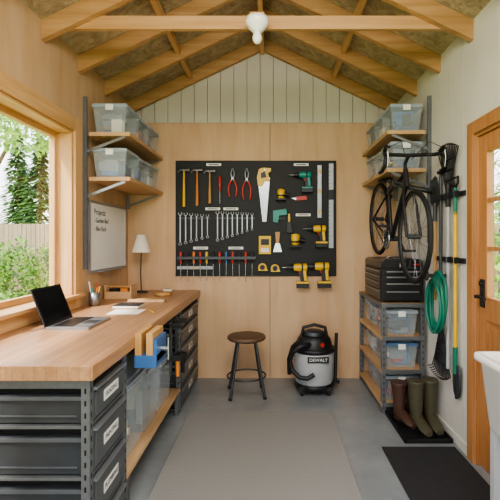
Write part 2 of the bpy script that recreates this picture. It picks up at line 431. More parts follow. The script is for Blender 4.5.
# bench vise on counter edge
v = MB('bench_vise'); q0, q1 = 2.2, 2.42
v.box(CX+.001, CX+.035, q0, q1, .76, .915, 'handlew')
v.box(CX+.06, CX+.095, q0, q1, .76, .915, 'handlew'); v.box(CX+.095, CX+.115, q0+.01, q1-.01, .76, .88, 'blue')
v.box(CX+.001, CX+.115, q0-.006, q1-.03, .735, .80, 'blue')
for yy in (q0+.05, q1-.05): v.cyl((CX+.03, yy, .785), (CX+.10, yy, .785), .01, 'chrome')
qm = (q0+q1)/2
v.cyl((CX+.03, qm, .81), (CX+.15, qm, .81), .014, 'chrome'); v.cyl((CX+.15, qm, .74), (CX+.15, qm, .88), .006, 'chrome'); v.sph((CX+.15, qm, .88), .011, 'black'); v.sph((CX+.15, qm, .74), .011, 'black')
v.done(.002)
for yy, zl, kk in ((2.94, .45, 'orange'), (3.12, .42, 'black')):
    c = MB('bar_clamp')
    c.box(CX+.002, CX+.02, yy, yy+.03, zl, .83, 'dmetal'); c.box(CX+.002, CX+.09, yy-.005, yy+.035, .79, .82, 'black'); c.box(CX+.002, CX+.09, yy-.005, yy+.035, zl+.11, zl+.15, 'black'); c.cyl((CX+.06, yy+.015, zl), (CX+.06, yy+.015, zl+.15), .014, kk)
    c.done(.002)

# laptop
l = MB('laptop'); Z = .9012
l.box(-1.26, -1.02, 2.36, 2.69, Z, Z+.014, 'alu'); l.box(-1.235, -1.12, 2.38, 2.67, Z+.014, Z+.0155, 'black'); l.box(-1.11, -1.03, 2.47, 2.58, Z+.014, Z+.0148, 'dmetal')
a, c_ = Vector((-1.262, 0, Z+.012)), Vector((-1.345, 0, Z+.225))
nrm = Vector((.932, 0, .363)) 
def quadbox(p0, p1, y0, y1, off0, off1, k):
    e = [p0+nrm*off0, p1+nrm*off0, p1+nrm*off1, p0+nrm*off1]
    l.prism([(q.x, y0, q.z) for q in e], (0, y1-y0, 0), k)
quadbox(a, c_, 2.36, 2.69, -.006, 0, 'dmetal'); dd = (c_-a)
quadbox(a+dd*.0, c_, 2.362, 2.688, 0, .001, 'black'); quadbox(a+dd*.08, a+dd*.96, 2.37, 2.68, .001, .0016, 'screen')
l.done(.001)
p = MB('pencil_cup'); c0 = (-1.355, 3.24, .901)
p.lathe(c0, [(.001, 0), (.040, 0), (.043, .105), (.039, .105), (.037, .01), (.001, .01)], 'metal', 20)
for i in range(8):
    an = i*.8; k = ['yellow', 'black', 'red', 'handlew', 'blue', 'white', 'teal', 'orange'][i]
    p.cyl((c0[0]+.015*math.cos(an), c0[1]+.015*math.sin(an), .912), (c0[0]+.042*math.cos(an), c0[1]+.042*math.sin(an), 1.04+.05*random.random()), .0045, k, seg=8)
p.done()
o = MB('wooden_tool_caddy')
o.box(-1.42, -1.19, 3.60, 3.76, .901, .912, 'shelfw'); o.box(-1.42, -1.408, 3.60, 3.76, .912, 1.02, 'shelfw'); o.box(-1.202, -1.19, 3.60, 3.76, .912, 1.02, 'shelfw')
o.box(-1.408, -1.202, 3.60, 3.61, .912, .965, 'shelfw'); o.box(-1.408, -1.202, 3.75, 3.76, .912, .965, 'shelfw'); o.cyl((-1.41, 3.68, 1.0), (-1.2, 3.68, 1.0), .009, 'handlew')
o.box(-1.39, -1.33, 3.63, 3.73, .912, .985, 'black'); o.box(-1.29, -1.23, 3.63, 3.73, .912, .99, 'orange')
o.done(.002)
t = MB('table_lamp'); lx, ly = -1.25, 4.08
t.lathe((lx, ly, .901), [(.001, 0), (.06, 0), (.06, .012), (.012, .02), (.001, .02)], 'dmetal', 24)
t.tube([(lx, ly, .92), (lx-.008, ly, 1.1), (lx, ly, 1.26), (lx, ly, 1.33)], .006, 'dmetal')
t.lathe((lx, ly, 1.29), [(.088, 0), (.04, .17), (.038, .17), (.085, .004)], 'shade', 28)
t.sph((lx, ly, 1.35), .025, 'white')
t.done()
g = MB('tape_roll'); g.lathe((-.98, 3.86, .901), [(.03, 0), (.075, 0), (.075, .028), (.03, .028)], 'handlew', 28); g.lathe((-.98, 3.86, .901), [(.001, .002), (.045, .002), (.045, .02), (.001, .02)], 'shelfw', 20); g.done()
g = MB('tape_roll'); g.lathe((-1.0, 4.10, .901), [(.022, 0), (.045, 0), (.045, .03), (.022, .03)], 'paper', 24); g.done()
g = MB('notebook'); g.box(-1.17, -.98, 3.12, 3.30, .901, .915, 'paper'); g.box(-1.171, -.979, 3.119, 3.301, .915, .918, 'dmetal'); g.done(.001)
g = MB('wooden_offcut'); g.box(-1.16, -.86, 3.42, 3.47, .901, .922, 'shelfw'); g.box(-1.12, -.9, 3.5, 3.56, .901, .916, 'handlew'); g.done(.002)
g = MB('paper_sheet'); g.box(-1.12, -.9, 2.86, 3.06, .9008, .902, 'paper'); g.done()
g = MB('marking_pencil'); g.cyl((-.87, 3.02, .906), (-.80, 2.9, .906), .004, 'yellow', seg=6); g.done()

# whiteboard
b = MB('whiteboard'); b.box(XL+.001, XL+.012, 3.36, 4.16, 1.16, 1.71, 'wb')
for y0, y1, z0, z1 in ((3.34, 3.36, 1.14, 1.73), (4.16, 4.18, 1.14, 1.73), (3.36, 4.16, 1.14, 1.16), (3.36, 4.16, 1.71, 1.73)): b.box(XL+.001, XL+.02, y0, y1, z0, z1, 'alu')
b.box(XL+.02, XL+.06, 3.5, 4.0, 1.14, 1.15, 'alu')
wbo = b.done(.001)
for i, tx in enumerate(('Projects:', '- Garden Bed', '- Bike Rack')):
    text(wbo, tx, (XL+.0135, 3.43, 1.64-i*.07), R_AISLE_L, .07 if i == 0 else .055, 'ink', 'LEFT')

# ------------------------------------------------------------------ overhead bracket shelves with bins
def bracket_shelf(side, zs, ynear, x_in, h, name='bracket_shelf'):
    xw = XL if side < 0 else XR
    b = MB(name)
    b.box(min(xw-side*.001, xw-side*.030), max(xw-side*.001, xw-side*.030), ynear-.02, ynear, zs[0]-.72 if side < 0 else zs[0]-.6, zs[-1]+.27, 'post')
    for z in zs:
        a, c2 = sorted((xw-side*.04, x_in)); 
        b.box(a, c2, ynear, YB-.003, z-.03, z, 'shelfw')
        for yy in (ynear+.01, YB-.05):
            b.beam((xw-side*.02, yy, z-.15), (x_in+side*.04, yy, z-.035), .008, .022, 'metal')
            b.box(min(xw-side*.001, xw-side*.03), max(xw-side*.001, xw-side*.03), yy-.012, yy+.012, z-.18, z-.03, 'metal')
    b.done(.001)
    L = (YB-.02-ynear-.02)/3
    for z in zs:
        for i in range(3):
            y0 = ynear+.015+i*L
            a, c2 = sorted((xw-side*.055, x_in+side*.03))
            bin_('storage_bin', a, c2, y0, y0+L-.015, z, h-.01*(i % 2), 'lid', .75, 12, ['content_blue', 'blue', 'dmetal', 'content_grey', 'content_blue', 'content_grey', 'handlew', 'paper'])
bracket_shelf(-1, (1.90, 2.25), 3.27, -1.09, .235)
bracket_shelf(1, (1.985, 2.29), 3.37, .94, .225)

# ------------------------------------------------------------------ pegboard & tools
def U(u): return (u-270)*.010214
def V(v): return 1.4+(241-v)*.010214
PY = YB-.022
p = MB('pegboard'); p.box(U(176), U(336), PY, YB-.001, V(276), V(161), 'peg')
pb = p.done(.003)
pb_l = MB('label')
for u, v_ in ((214, 165), (301, 165), (213, 209), (231, 209), (201, 248), (236, 248), (303, 215)):
    pb_l.box(U(u)-.075, U(u)+.075, PY-.0012, PY-.0004, V(v_)-.013, V(v_)+.013, 'label')
    pb_l.box(U(u)-.05, U(u)+.05, PY-.0018, PY-.0012, V(v_)-.004, V(v_)+.004, 'ink')
q = pb_l.done(); q.parent = pb; q.location -= pb.location
T0 = PY-.002
def wp(b, pts, th, k, y=None):
    y = T0 if y is None else y
    b.prism([(U(a), y, V(c)) for a, c in pts], (0, -th, 0), k)
def peg_hook(b, u, v_):
    b.cyl((U(u), PY-.001, V(v_)), (U(u), PY-.05, V(v_)), .003, 'chrome', seg=6)
def hammer(u, v0, v1, hk):
    b = MB('hammer')
    y = PY-.03; z0, z1 = V(v0+2), V(v1)
    b.tube([(U(u), y, z0), (U(u), y, z0-.1), (U(u), y, z1+.12), (U(u), y, z1)], [.008, .009, .014, .015], hk)
    b.cyl((U(u)-.02, y, z0), (U(u)+.04, y, z0), .013, 'metal'); b.cyl((U(u)+.04, y, z0), (U(u)+.055, y, z0), .018, 'metal')
    b.tube([(U(u)-.015, y, z0+.002), (U(u)-.04, y, z0), (U(u)-.062, y, z0-.025)], [.012, .009, .004], 'metal')
    peg_hook(b, u, v0+5); b.done()
hammer(185, 169, 207, 'yellow'); hammer(198, 169, 206, 'orange'); hammer(210.5, 170, 204, 'handlew')
def screwd(b, u, v0, v1, k, y=PY-.03, hl=.11):
    za, zc = V(v0), V(v1)
    b.tube([(U(u), y, za), (U(u), y, za-.01), (U(u), y, za-hl*.6), (U(u), y, za-hl)], [.008, .014, .013, .008], k, 10); b.cyl((U(u), y, za-hl), (U(u), y, zc), .0035, 'chrome', seg=8)
b = MB('screwdriver'); screwd(b, 220.5, 177, 204, 'red', hl=.15); peg_hook(b, 220.5, 186); b.done()
def pliers(u, v0, v1, k):
    b = MB('pliers'); y = PY-.02; x = U(u); zt, zbm = V(v0), V(v1); zm = zt-(zt-zbm)*.36
    for s_ in (-1, 1):
        b.tube([(x+s_*.003, y, zt), (x+s_*.018, y, zt-.05), (x+s_*.012, y, zm+.02), (x-s_*.008, y, zm-.01), (x-s_*.02, y, zm-.03)], [.004, .008, .01, .01, .008], 'metal')
        b.tube([(x-s_*.016, y, zm-.02), (x-s_*.04, y, zm-.08), (x-s_*.042, y, zbm+.06), (x-s_*.03, y, zbm)], [.009, .011, .011, .008], k)
    b.cyl((x, y-.012, zm), (x, PY-.001, zm), .012, 'metal'); b.done()
pliers(233, 169, 197, 'red'); pliers(247, 169, 200, 'red')
b = MB('hand_saw')
wp(b, [(258, 181), (270, 178), (266.5, 222), (262.5, 222)], .003, 'steel', PY-.02)
wp(b, [(258, 186), (257, 178), (259, 170), (263, 168.5), (271, 169), (271, 172), (268, 174), (270, 182), (265, 182), (262, 187)], .024, 'yellow', PY-.01)
wp(b, [(261, 179), (261, 174), (265, 172), (266.5, 178)], .002, 'black', PY-.034); b.cyl((U(265), PY-.001, V(171)), (U(265), PY-.05, V(171)), .004, 'chrome', seg=6)
b.done(.002)
def wrench(b, u, v0, v1, s_=1.0):
    y = PY-.012; x = U(u); z0, z1 = V(v0), V(v1)
    b.box(x-.0045*s_, x+.0045*s_, y-.006, y, z1+.01, z0-.01, 'steel')
    for sg in (-1, 1):
        b.tube([(x+sg*.005*s_, y-.004, z0-.014), (x+sg*.014*s_, y-.004, z0), (x+sg*.009*s_, y-.004, z0+.014)], .0045*s_, 'steel', 6)
    n = 12; b.tube([(x+.010*s_*math.cos(2*math.pi*i/n), y-.004, z1+.010*s_*math.sin(2*math.pi*i/n)) for i in range(n)], .0042*s_, 'steel', 6, closed=True)
b = MB('wrench_set')
for i in range(6): wrench(b, 181+i*5.4, 214+i*.4, 244-i*1.4, 1.35-.04*i)
b.box(U(179), U(211), PY-.006, PY-.0005, V(219), V(217.6), 'dmetal')
b.done()
b = MB('wrench_set')
for i in range(8): wrench(b, 218+i*4.9, 213+i*.2, 240-i*1.5, 1.25-.04*i)
b.box(U(216), U(255), PY-.006, PY-.0005, V(219), V(217.6), 'dmetal')
b.done()
b = MB('screwdriver_rack')
b.box(U(179), U(256), PY-.06, PY-.0005, V(257.5), V(256.3), 'dmetal'); b.box(U(179), U(256), PY-.062, PY-.058, V(259), V(256.3), 'dmetal')
ks = ['red', 'black', 'orange', 'red', 'yellow', 'black', 'red', 'blue', 'red', 'black', 'red', 'black']
for i in range(12): 
    u = 182+i*6.4; ln = 283-random.random()*8
    screwd(b, u, 251.5, ln, ks[i], PY-.035, .12)
b.done()
b = MB('spirit_level'); b.box(U(178), U(213), PY-.025, PY-.0005, V(269), V(266), 'steel'); b.box(U(194), U(197), PY-.027, PY-.024, V(268.5), V(266.5), 'yellow'); b.done(.001)
def drill(name, u, v_, s_, d=1, body='yellow'):
    b = MB(name); y = PY-.05; x = U(u); z = V(v_)
    def X(a): return x+d*a*s_
    def Zz(a): return z+a*s_
    b.tube([(X(-.09), y, z), (X(-.085), y, z), (X(.0), y, z), (X(.035), y, z)], [.02*s_, .036*s_, .036*s_, .03*s_], body, 16)
    b.cyl((X(-.05), y, z), (X(-.035), y, z), .0365*s_, 'black')
    b.cyl((X(.035), y, z), (X(.06), y, z), .026*s_, 'black'); b.cyl((X(.06), y, z), (X(.10), y, z), .022*s_, 'dmetal', .013*s_)
    b.cyl((X(.10), y, z), (X(.14), y, z), .004*s_, 'chrome', seg=8)
    w_ = .02*s_
    b.prism([(X(-.075), y-w_, Zz(-.02)), (X(-.02), y-w_, Zz(-.02)), (X(-.03), y-w_, Zz(-.13)), (X(-.08), y-w_, Zz(-.13))], (0, 2*w_, 0), 'black')
    b.prism([(X(-.078), y-w_*1.05, Zz(-.025)), (X(-.05), y-w_*1.05, Zz(-.025)), (X(-.06), y-w_*1.05, Zz(-.12)), (X(-.084), y-w_*1.05, Zz(-.12))], (0, 2.1*w_, 0), body)
    b.prism([(X(-.02), y-w_*.5, Zz(-.035)), (X(-.008), y-w_*.5, Zz(-.035)), (X(-.018), y-w_*.5, Zz(-.065)), (X(-.025), y-w_*.5, Zz(-.065))], (0, w_, 0), 'red')
    a0_, a1_ = sorted((X(-.105), X(.01)))
    b.box(a0_, a1_, y-w_*1.7, y+w_*1.7, Zz(-.185), Zz(-.145), 'black'); b.box(a0_, a1_, y-w_*1.6, y+w_*1.6, Zz(-.145), Zz(-.128), body)
    b.cyl((x-d*.02, PY-.001, z-.02), (x-d*.02, y, z-.02), .004, 'chrome', seg=6)
    b.done(.002)
drill('cordless_drill', 316, 229, 1.0, -1); drill('cordless_drill', 297, 267, 1.1, -1); drill('cordless_drill', 318, 266, 1.15, -1)
drill('impact_driver', 302, 176, .95, -1, 'teal')
def sander(name, u, v_, k, s_=1):
    b = MB(name); x = U(u); z = V(v_); y = PY-.05
    b.box(x-.06*s_, x+.06*s_, y-.04, y+.04, z-.075*s_, z-.055*s_, 'black'); b.lathe((x, y, z), [(.03*s_, -.055*s_), (.045*s_, -.04*s_), (.043*s_, .0), (.05*s_, .03*s_), (.04*s_, .06*s_), (.001, .07*s_)], k, 18)
    b.lathe((x, y, z), [(.046*s_, -.03*s_), (.047*s_, -.01*s_)], 'black', 18); b.cyl((x+.03*s_, y, z+.01), (x+.1*s_, y, z-.01), .02*s_, 'black'); b.cyl((x, y, z), (x, PY-.001, z), .006, 'chrome'); b.done(.002)
sander('palm_sander', 295, 240, 'yellow', .95); sander('palm_sander', 281, 195, 'yellow', .8)
def tape(u, v_):
    b = MB('tape_measure'); x = U(u); z = V(v_); y = PY-.002; n = 14
    pts = [(x+.042*math.cos(math.pi*i/n), y, z+.04*math.sin(math.pi*i/n)) for i in range(n+1)]+[(x-.042, y, z-.035), (x+.05, y, z-.035)]
    b.prism(pts, (0, -.04, 0), 'yellow'); b.cyl((x, y-.04, z), (x, y-.045, z), .026, 'black', seg=20); b.box(x+.042, x+.055, y-.03, y-.005, z-.035, z-.025, 'chrome'); b.done(.002)
tape(262.5, 267); tape(275, 268)
b = MB('block_plane'); wp(b, [(259, 236), (271, 236), (271, 254), (259, 254)], .03, 'yellow'); wp(b, [(261, 239), (269, 239), (269, 245), (261, 245)], .004, 'black', T0-.03); wp(b, [(261, 248), (269, 248), (269, 252), (261, 252)], .004, 'label', T0-.03); b.done(.003)
b = MB('putty_knife'); wp(b, [(275, 232), (280, 232), (279, 243), (276, 243)], .018, 'handlew'); wp(b, [(275.5, 243), (279.5, 243), (282, 252), (273, 252)], .004, 'chrome'); b.done(.001)
b = MB('tool_holster'); wp(b, [(287, 222), (291, 222), (292, 233), (286, 233)], .03, 'black'); wp(b, [(288, 214), (290, 214), (290, 222), (288, 222)], .014, 'yellow'); b.done(.002)
b = MB('staple_gun'); wp(b, [(273, 211), (286, 209), (287, 215), (279, 216), (278, 223), (273, 222)], .025, 'teal'); wp(b, [(279, 217), (285, 218), (285, 220), (278, 220)], .012, 'black'); b.done(.002)
b = MB('utility_knife'); wp(b, [(296, 197), (306, 196), (307, 200), (296, 201)], .015, 'red'); wp(b, [(291, 198.5), (296, 197.5), (296, 200.5)], .004, 'chrome'); b.done(.001)
b = MB('spirit_level'); b.box(U(317), U(321), PY-.03, PY-.0005, V(218), V(166), 'steel')
for v_ in (172, 192, 212): b.box(U(317.8), U(320.2), PY-.032, PY-.029, V(v_+2), V(v_-2), 'yellow')
b.done(.001)
b = MB('steel_ruler'); b.box(U(328.5), U(333), PY-.006, PY-.0005, V(248), V(164), 'alu')
for i in range(20): b.box(U(328.5), U(330), PY-.0068, PY-.005, V(168+i*4)-.002, V(168+i*4)+.002, 'ink')
b.box(U(328.5), U(333), PY-.01, PY-.005, V(200), V(190), 'black'); b.done()

# ------------------------------------------------------------------ stool
s_ = MB('stool'); sx_, sy_ = -.215, 3.85
s_.lathe((sx_, sy_, .50), [(.001, 0), (.165, 0), (.175, .01), (.175, .028), (.165, .038), (.001, .034)], 'stoolw', 36)
s_.lathe((sx_, sy_, .485), [(.001, 0), (.12, 0), (.12, .015), (.001, .015)], 'dmetal', 28)
for i in range(4):
    an = math.pi/4+i*math.pi/2+.12; ca, sa = math.cos(an), math.sin(an)
    s_.cyl((sx_+.11*ca, sy_+.11*sa, .49), (sx_+.215*ca, sy_+.215*sa, .002), .0125, 'dmetal')
    s_.cyl((sx_+.215*ca, sy_+.215*sa, .02), (sx_+.217*ca, sy_+.217*sa, .001), .016, 'rubber')
s_.tube([(sx_+.176*math.cos(2*math.pi*i/32), sy_+.176*math.sin(2*math.pi*i/32), .17) for i in range(32)], .008, 'dmetal', 8, closed=True)
s_.done()
# ------------------------------------------------------------------ shop vacuum
v = MB('shop_vacuum'); vx, vy = .41, 3.92; c0 = (vx, vy, 0)
v.lathe(c0, [(.001, .05), (.17, .05), (.185, .065), (.185, .09), (.175, .10), (.001, .10)], 'black', 36)
v.lathe(c0, [(.165, .09), (.178, .12), (.185, .36), (.178, .385)], 'grey', 36)
v.lathe(c0, [(.186, .38), (.194, .39), (.194, .41), (.186, .42), (.17, .43), (.155, .49), (.13, .525), (.001, .535)], 'black', 36)
v.lathe(c0, [(.1, .53), (.095, .56), (.06, .575), (.001, .575)], 'dmetal', 24)
for i in range(4):
    an = math.pi/4+i*math.pi/2; x = vx+.17*math.cos(an); y = vy+.17*math.sin(an)
    v.box(x-.03, x+.03, y-.03, y+.03, .05, .085, 'black'); v.cyl((x-.013, y, .03), (x+.013, y, .03), .029, 'rubber')
v.tube([(vx-.12, vy-.02, .50), (vx-.1, vy-.03, .60), (vx, vy-.03, .625), (vx+.1, vy-.03, .60), (vx+.12, vy-.02, .50)], .016, 'black')
for s2 in (-1, 1): v.box(vx+s2*.182-.012, vx+s2*.182+.012, vy-.03, vy+.03, .33, .42, 'black')
v.cyl((vx+.06, vy-.13, .47), (vx+.06, vy-.16, .465), .018, 'red')
v.box(vx-.075, vx+.115, vy-.192, vy-.165, .315, .365, 'black')
v.tube([(vx-.03, vy-.12, .46), (vx-.08, vy-.17, .475), (vx-.15, vy-.19, .46), (vx-.21, vy-.17, .40), (vx-.23, vy-.15, .32), (vx-.21, vy-.16, .24), (vx-.15, vy-.20, .19), (vx-.08, vy-.215, .185), (vx-.02, vy-.215, .22)], .02, 'black', 12)
v.tube([(vx-.23, vy-.0, .16), (vx-.235, vy-.02, .3), (vx-.20, vy-.03, .42), (vx-.12, vy-.06, .50)], .019, 'black', 12)
v.cyl((vx+.205, vy+.05, .06), (vx+.225, vy+.1, .52), .016, 'black'); v.box(vx+.16, vx+.245, vy+.03, vy+.07, .06, .08, 'black')
vo = v.done(.001)
text(vo, 'DEWALT', (vx+.02, vy-.193, .34), R_BACK, .04, 'label')

# ------------------------------------------------------------------ right shelving unit
SX0, SX1, SY0, SY1 = .91, 1.265, 3.42, 4.27
b = MB('shelving_unit')
for x in (SX0+.018, SX1-.018):
    for y in (SY0+.018, SY1-.018):
        slot_post(b, x, y, .001, .875)
lv = (.08, .35, .62)
for z in lv+(.89,):
    b.box(SX0+.003, SX1-.003, SY0+.003, SY1-.003, z-.018, z, 'shelfw')
    b.box(SX0-.003, SX0+.002, SY0-.002, SY1, z-.03, z+.002, 'shelfw' if z < .8 else 'post'); b.box(SX0, SX1, SY0-.005, SY0, z-.03, z+.002, 'post')
b.done(.001)
for z in lv:
    L = (SY1-SY0-.09)/3
    for i in range(3):
        y0 = SY0+.04+i*L
        bin_('storage_bin', SX0+.04, SX1-.04, y0, y0+L-.012, z, .215, 'lidblue' if (i+int(z*10)) % 2 else 'lid', .75, 12, ['content_blue', 'blue', 'red', 'content_grey', 'dmetal', 'paper', 'content_blue'])
t = MB('tool_chest'); x0, x1, y0, y1, z0, z1 = .918, 1.265, 3.46, 4.05, .8945, 1.25
t.box(x0, x1, y0, y1, z0+.012, z1-.075, 'black')
t.prism([(x0, y0, z1-.072), (x1, y0, z1-.072), (x1, y0, z1-.02), (x1-.03, y0, z1), (x0+.03, y0, z1), (x0, y0, z1-.02)], (0, y1-y0, 0), 'chestd')
for dx in (x0+.03, x1-.06):
    t.box(dx, dx+.03, y0+.02, y1-.02, z0-.003, z0+.012, 'rubber')
zz = z0+.02
for h in (.085, .065, .055, .045):
    t.box(x0+.018, x1-.018, y0-.008, y0, zz, zz+h-.008, 'chestd')
    t.prism([(x0+.04, y0-.008, zz+h-.012), (x1-.04, y0-.008, zz+h-.012), (x1-.04, y0-.008, zz+h-.024), (x0+.04, y0-.008, zz+h-.024)], (0, -.010, 0), 'alu')
    t.box(x0-.006, x0, y0+.02, y1-.02, zz, zz+h-.008, 'chestd'); t.box(x0-.012, x0-.006, y0+.05, y1-.05, zz+h-.022, zz+h-.012, 'alu'); zz += h
t.cbox(((x0+x1)/2, y0-.005, z1-.05), (.05, .012, .035), 'alu'); t.cbox((x1-.06, y0-.002, z1-.045), (.05, .006, .012), 'red')
t.tube([((x0+x1)/2-.07, y0+.2, z1-.002), ((x0+x1)/2-.06, y0+.2, z1+.012), ((x0+x1)/2+.06, y0+.2, z1+.012), ((x0+x1)/2+.07, y0+.2, z1-.002)], .006, 'chrome', 8)
t.done(.003)

# ------------------------------------------------------------------ bicycle
BX = 1.02
b = MB('bicycle')
def P(y, z, x=0): return (BX+x, y, z)
fa, ra = (2.98, 1.43), (3.925, 1.605)
for cy, cz in (fa, ra):
    n = 48
    b.tube([P(cy+.318*math.cos(2*math.pi*i/n), cz+.318*math.sin(2*math.pi*i/n)) for i in range(n)], .0165, 'rubber', 10, closed=True)
    b.tube([P(cy+.300*math.cos(2*math.pi*i/n), cz+.300*math.sin(2*math.pi*i/n)) for i in range(n)], .009, 'dmetal', 8, closed=True)
    b.cyl(P(cy, cz, -.045), P(cy, cz, .045), .017, 'dmetal')
    for i in range(24):
        an = 2*math.pi*i/24; b.cyl(P(cy, cz, .03*(-1)**i), P(cy+.298*math.cos(an), cz+.298*math.sin(an)), .0013, 'chrome', seg=4)
for s2 in (-1, 1):
    b.tube([P(2.98, 1.43, .05*s2), P(3.06, 1.66, .045*s2), P(3.115, 1.79, .03*s2), P(3.12, 1.81, 0)], .011, 'black')
    b.cyl(P(3.52, 1.42, .03*s2), P(3.925, 1.60, .06*s2), .009, 'black'); b.cyl(P(3.60, 1.79, .02*s2), P(3.925, 1.60, .06*s2), .008, 'black')
b.cyl(P(3.115, 1.80), P(3.165, 1.94), .019, 'black'); b.cyl(P(3.16, 1.91), P(3.61, 1.81), .016, 'black'); b.cyl(P(3.13, 1.84), P(3.52, 1.42), .019, 'black')
b.cyl(P(3.52, 1.42), P(3.625, 1.86), .016, 'black'); b.cyl(P(3.62, 1.83), P(3.64, 1.915), .012, 'chrome')
b.loft([[Vector(P(yy, zz+h*math.sin(2*math.pi*j/12), w_*math.cos(2*math.pi*j/12))) for j in range(12)] for yy, zz, w_, h in ((3.50, 1.915, .012, .01), (3.56, 1.925, .022, .014), (3.64, 1.928, .04, .017), (3.70, 1.930, .07, .02), (3.745, 1.930, .06, .015))], 'black')
b.cyl(P(3.52, 1.42, -.05), P(3.52, 1.42, .05), .022, 'dmetal')
n = 30; b.tube([P(3.52+.085*math.cos(2*math.pi*i/n), 1.42+.085*math.sin(2*math.pi*i/n), -.045) for i in range(n)], .006, 'chrome', 6, closed=True)
for i in range(5):
    an = 2*math.pi*i/5; b.cyl(P(3.52, 1.42, -.045), P(3.52+.083*math.cos(an), 1.42+.083*math.sin(an), -.045), .006, 'chrome', seg=6)
b.tube([P(3.52, 1.505, -.045), P(3.925, 1.64, -.045)], .004, 'dmetal', 6); b.tube([P(3.52, 1.335, -.045), P(3.925, 1.56, -.045)], .004, 'dmetal', 6)
b.cyl(P(3.925, 1.60, -.04), P(3.925, 1.60, -.05), .045, 'chrome')
for s2, dz, in ((-1, 1), (1, -1)):
    b.beam(P(3.52, 1.42, .06*s2), P(3.40, 1.42+.10*dz, .065*s2), .012, .02, 'dmetal'); b.box(BX+s2*.07-(.08 if s2 < 0 else 0), BX+s2*.07+(.08 if s2 > 0 else 0), 3.37, 3.43, 1.41+.10*dz, 1.43+.10*dz, 'black')
b.tube([P(3.165, 1.93), P(3.17, 1.985), P(3.09, 2.03)], .014, 'black')
for s2 in (-1, 1):
    b.tube([P(3.09, 2.03), P(3.09, 2.035, .12*s2), P(3.08, 2.035, .185*s2), P(3.01, 2.03, .2*s2), P(2.955, 1.99, .205*s2), P(2.96, 1.93, .21*s2), P(3.02, 1.90, .215*s2), P(3.08, 1.90, .215*s2)], .014, 'black')
    b.tube([P(3.0, 2.045, .2*s2), P(2.95, 2.06, .2*s2), P(2.925, 2.05, .2*s2)], [.016, .017, .01], 'black'); b.tube([P(2.93, 2.04, .2*s2), P(2.915, 1.98, .2*s2), P(2.93, 1.92, .2*s2)], .005, 'chrome', 6)
    b.tube([P(2.94, 2.05, .2*s2), P(2.95, 2.10, .1*s2), P(3.08, 2.0, .02*s2)], .003, 'black', 6)
b.done()
r = MB('bike_wall_rack')
for yy in (3.27, 3.33):
    zt = 1.90-(yy-3.16)*.222-.02
    r.tube([(XR-.01, yy, zt-.06), (BX+.1, yy, zt-.03), (BX+.0, yy, zt-.005), (BX-.04, yy, zt+.0), (BX-.05, yy, zt+.035)], .009, 'dmetal')
    r.box(XR-.012, XR-.001, yy-.03, yy+.03, zt-.14, zt+.04, 'dmetal')
r.done()

# ------------------------------------------------------------------ garden tools on right wall
def tool_rail(z, ys):
    rail = MB('tool_hanging_rail')
    rail.box(XR-.016, XR-.001, 2.76, 3.24, z, z+.035, 'black')
    for yy in ys:
        for q in (-.024, .014): rail.box(XR-.05, XR-.016, yy+q, yy+q+.01, z-.002, z+.04, 'black')
    rail.done(.002)
tool_rail(1.70, (2.85, 2.965, 3.09, 3.20)); tool_rail(1.25, (2.85, 2.965))
def leaf_rake(yy, zh, up, zend, hk, x=XR-.035, wdt=.2, L=.36):
    b = MB('leaf_rake'); s2 = 1 if up else -1
    b.cyl((x, yy, zh), (x, yy, zend), .012, hk)
    n = 13
    for i in range(n):
        t = (i/(n-1)-.5)*2
        b.tube([(x, yy+t*.02, zh), (x, yy+t*wdt*.6, zh+s2*L*.6), (x-.0, yy+t*wdt*.95, zh+s2*L*(1-.10*t*t)), (x-.03, yy+t*wdt, zh+s2*(L*(1-.10*t*t)+.01))], .0045, 'black', 5)
    for f_ in (.3, .5, .72): b.tube([(x-.004, yy+t*wdt*f_, zh+s2*L*f_) for t in (-1, -.5, 0, .5, 1)], .006, 'black', 6)
    b.cyl((x, yy, zh-s2*.08), (x, yy, zh+s2*.08), .018, 'black'); b.done()
leaf_rake(2.965, 1.72, True, .50, 'grey', x=XR-.033, wdt=.17, L=.35)
leaf_rake(3.09, .76, False, 1.93, 'dmetal', x=XR-.033, wdt=.17, L=.35)
g = MB('garden_shovel'); x = XR-.033
g.cyl((x, 2.85, 1.60), (x, 2.85, .62), .0125, 'yellow'); g.cyl((x, 2.85, 1.58), (x, 2.85, 1.76), .0125, 'green'); g.tube([(x, 2.85, 1.76), (x, 2.81, 1.79), (x, 2.81, 1.83), (x, 2.89, 1.83), (x, 2.89, 1.79), (x, 2.85, 1.76)], .009, 'black')
g.cyl((x, 2.85, .68), (x, 2.85, .50), .016, 'green')
g.loft([[Vector((x-.004+(.012*abs(j)), 2.85+j*w_, z)) for j in (-1, -.5, 0, .5, 1)]+[Vector((x+(.012*abs(j)), 2.85+j*w_, z)) for j in (1, .5, 0, -.5, -1)] for z, w_ in ((.56, .04), (.54, .06), (.42, .06), (.36, .045), (.33, .01))], 'dmetal')
g.done()
g = MB('garden_spade'); yy = 3.20
g.cyl((x, yy, 1.65), (x, yy, .95), .013, 'handlew'); g.cyl((x, yy, 1.55), (x, yy, 1.69), .016, 'dmetal')
g.prism([(x+.002, yy-.055, 1.67), (x+.002, yy+.055, 1.67), (x+.002, yy+.06, 1.83), (x+.002, yy, 1.90), (x+.002, yy-.06, 1.83)], (-.005, 0, 0), 'dmetal'); g.done(.001)
h = MB('garden_hose')
for k in range(6):
    n = 40; rr_ = .155-.008*(k % 3); xx = XR-.085-.02*(k//2)
    h.tube([(xx+.004*math.sin(3*2*math.pi*i/n+k), 3.0+rr_*.85*math.cos(2*math.pi*i/n), .98+rr_*1.3*math.sin(2*math.pi*i/n)-.01*k) for i in range(n)], .011, 'green', 8, closed=True)
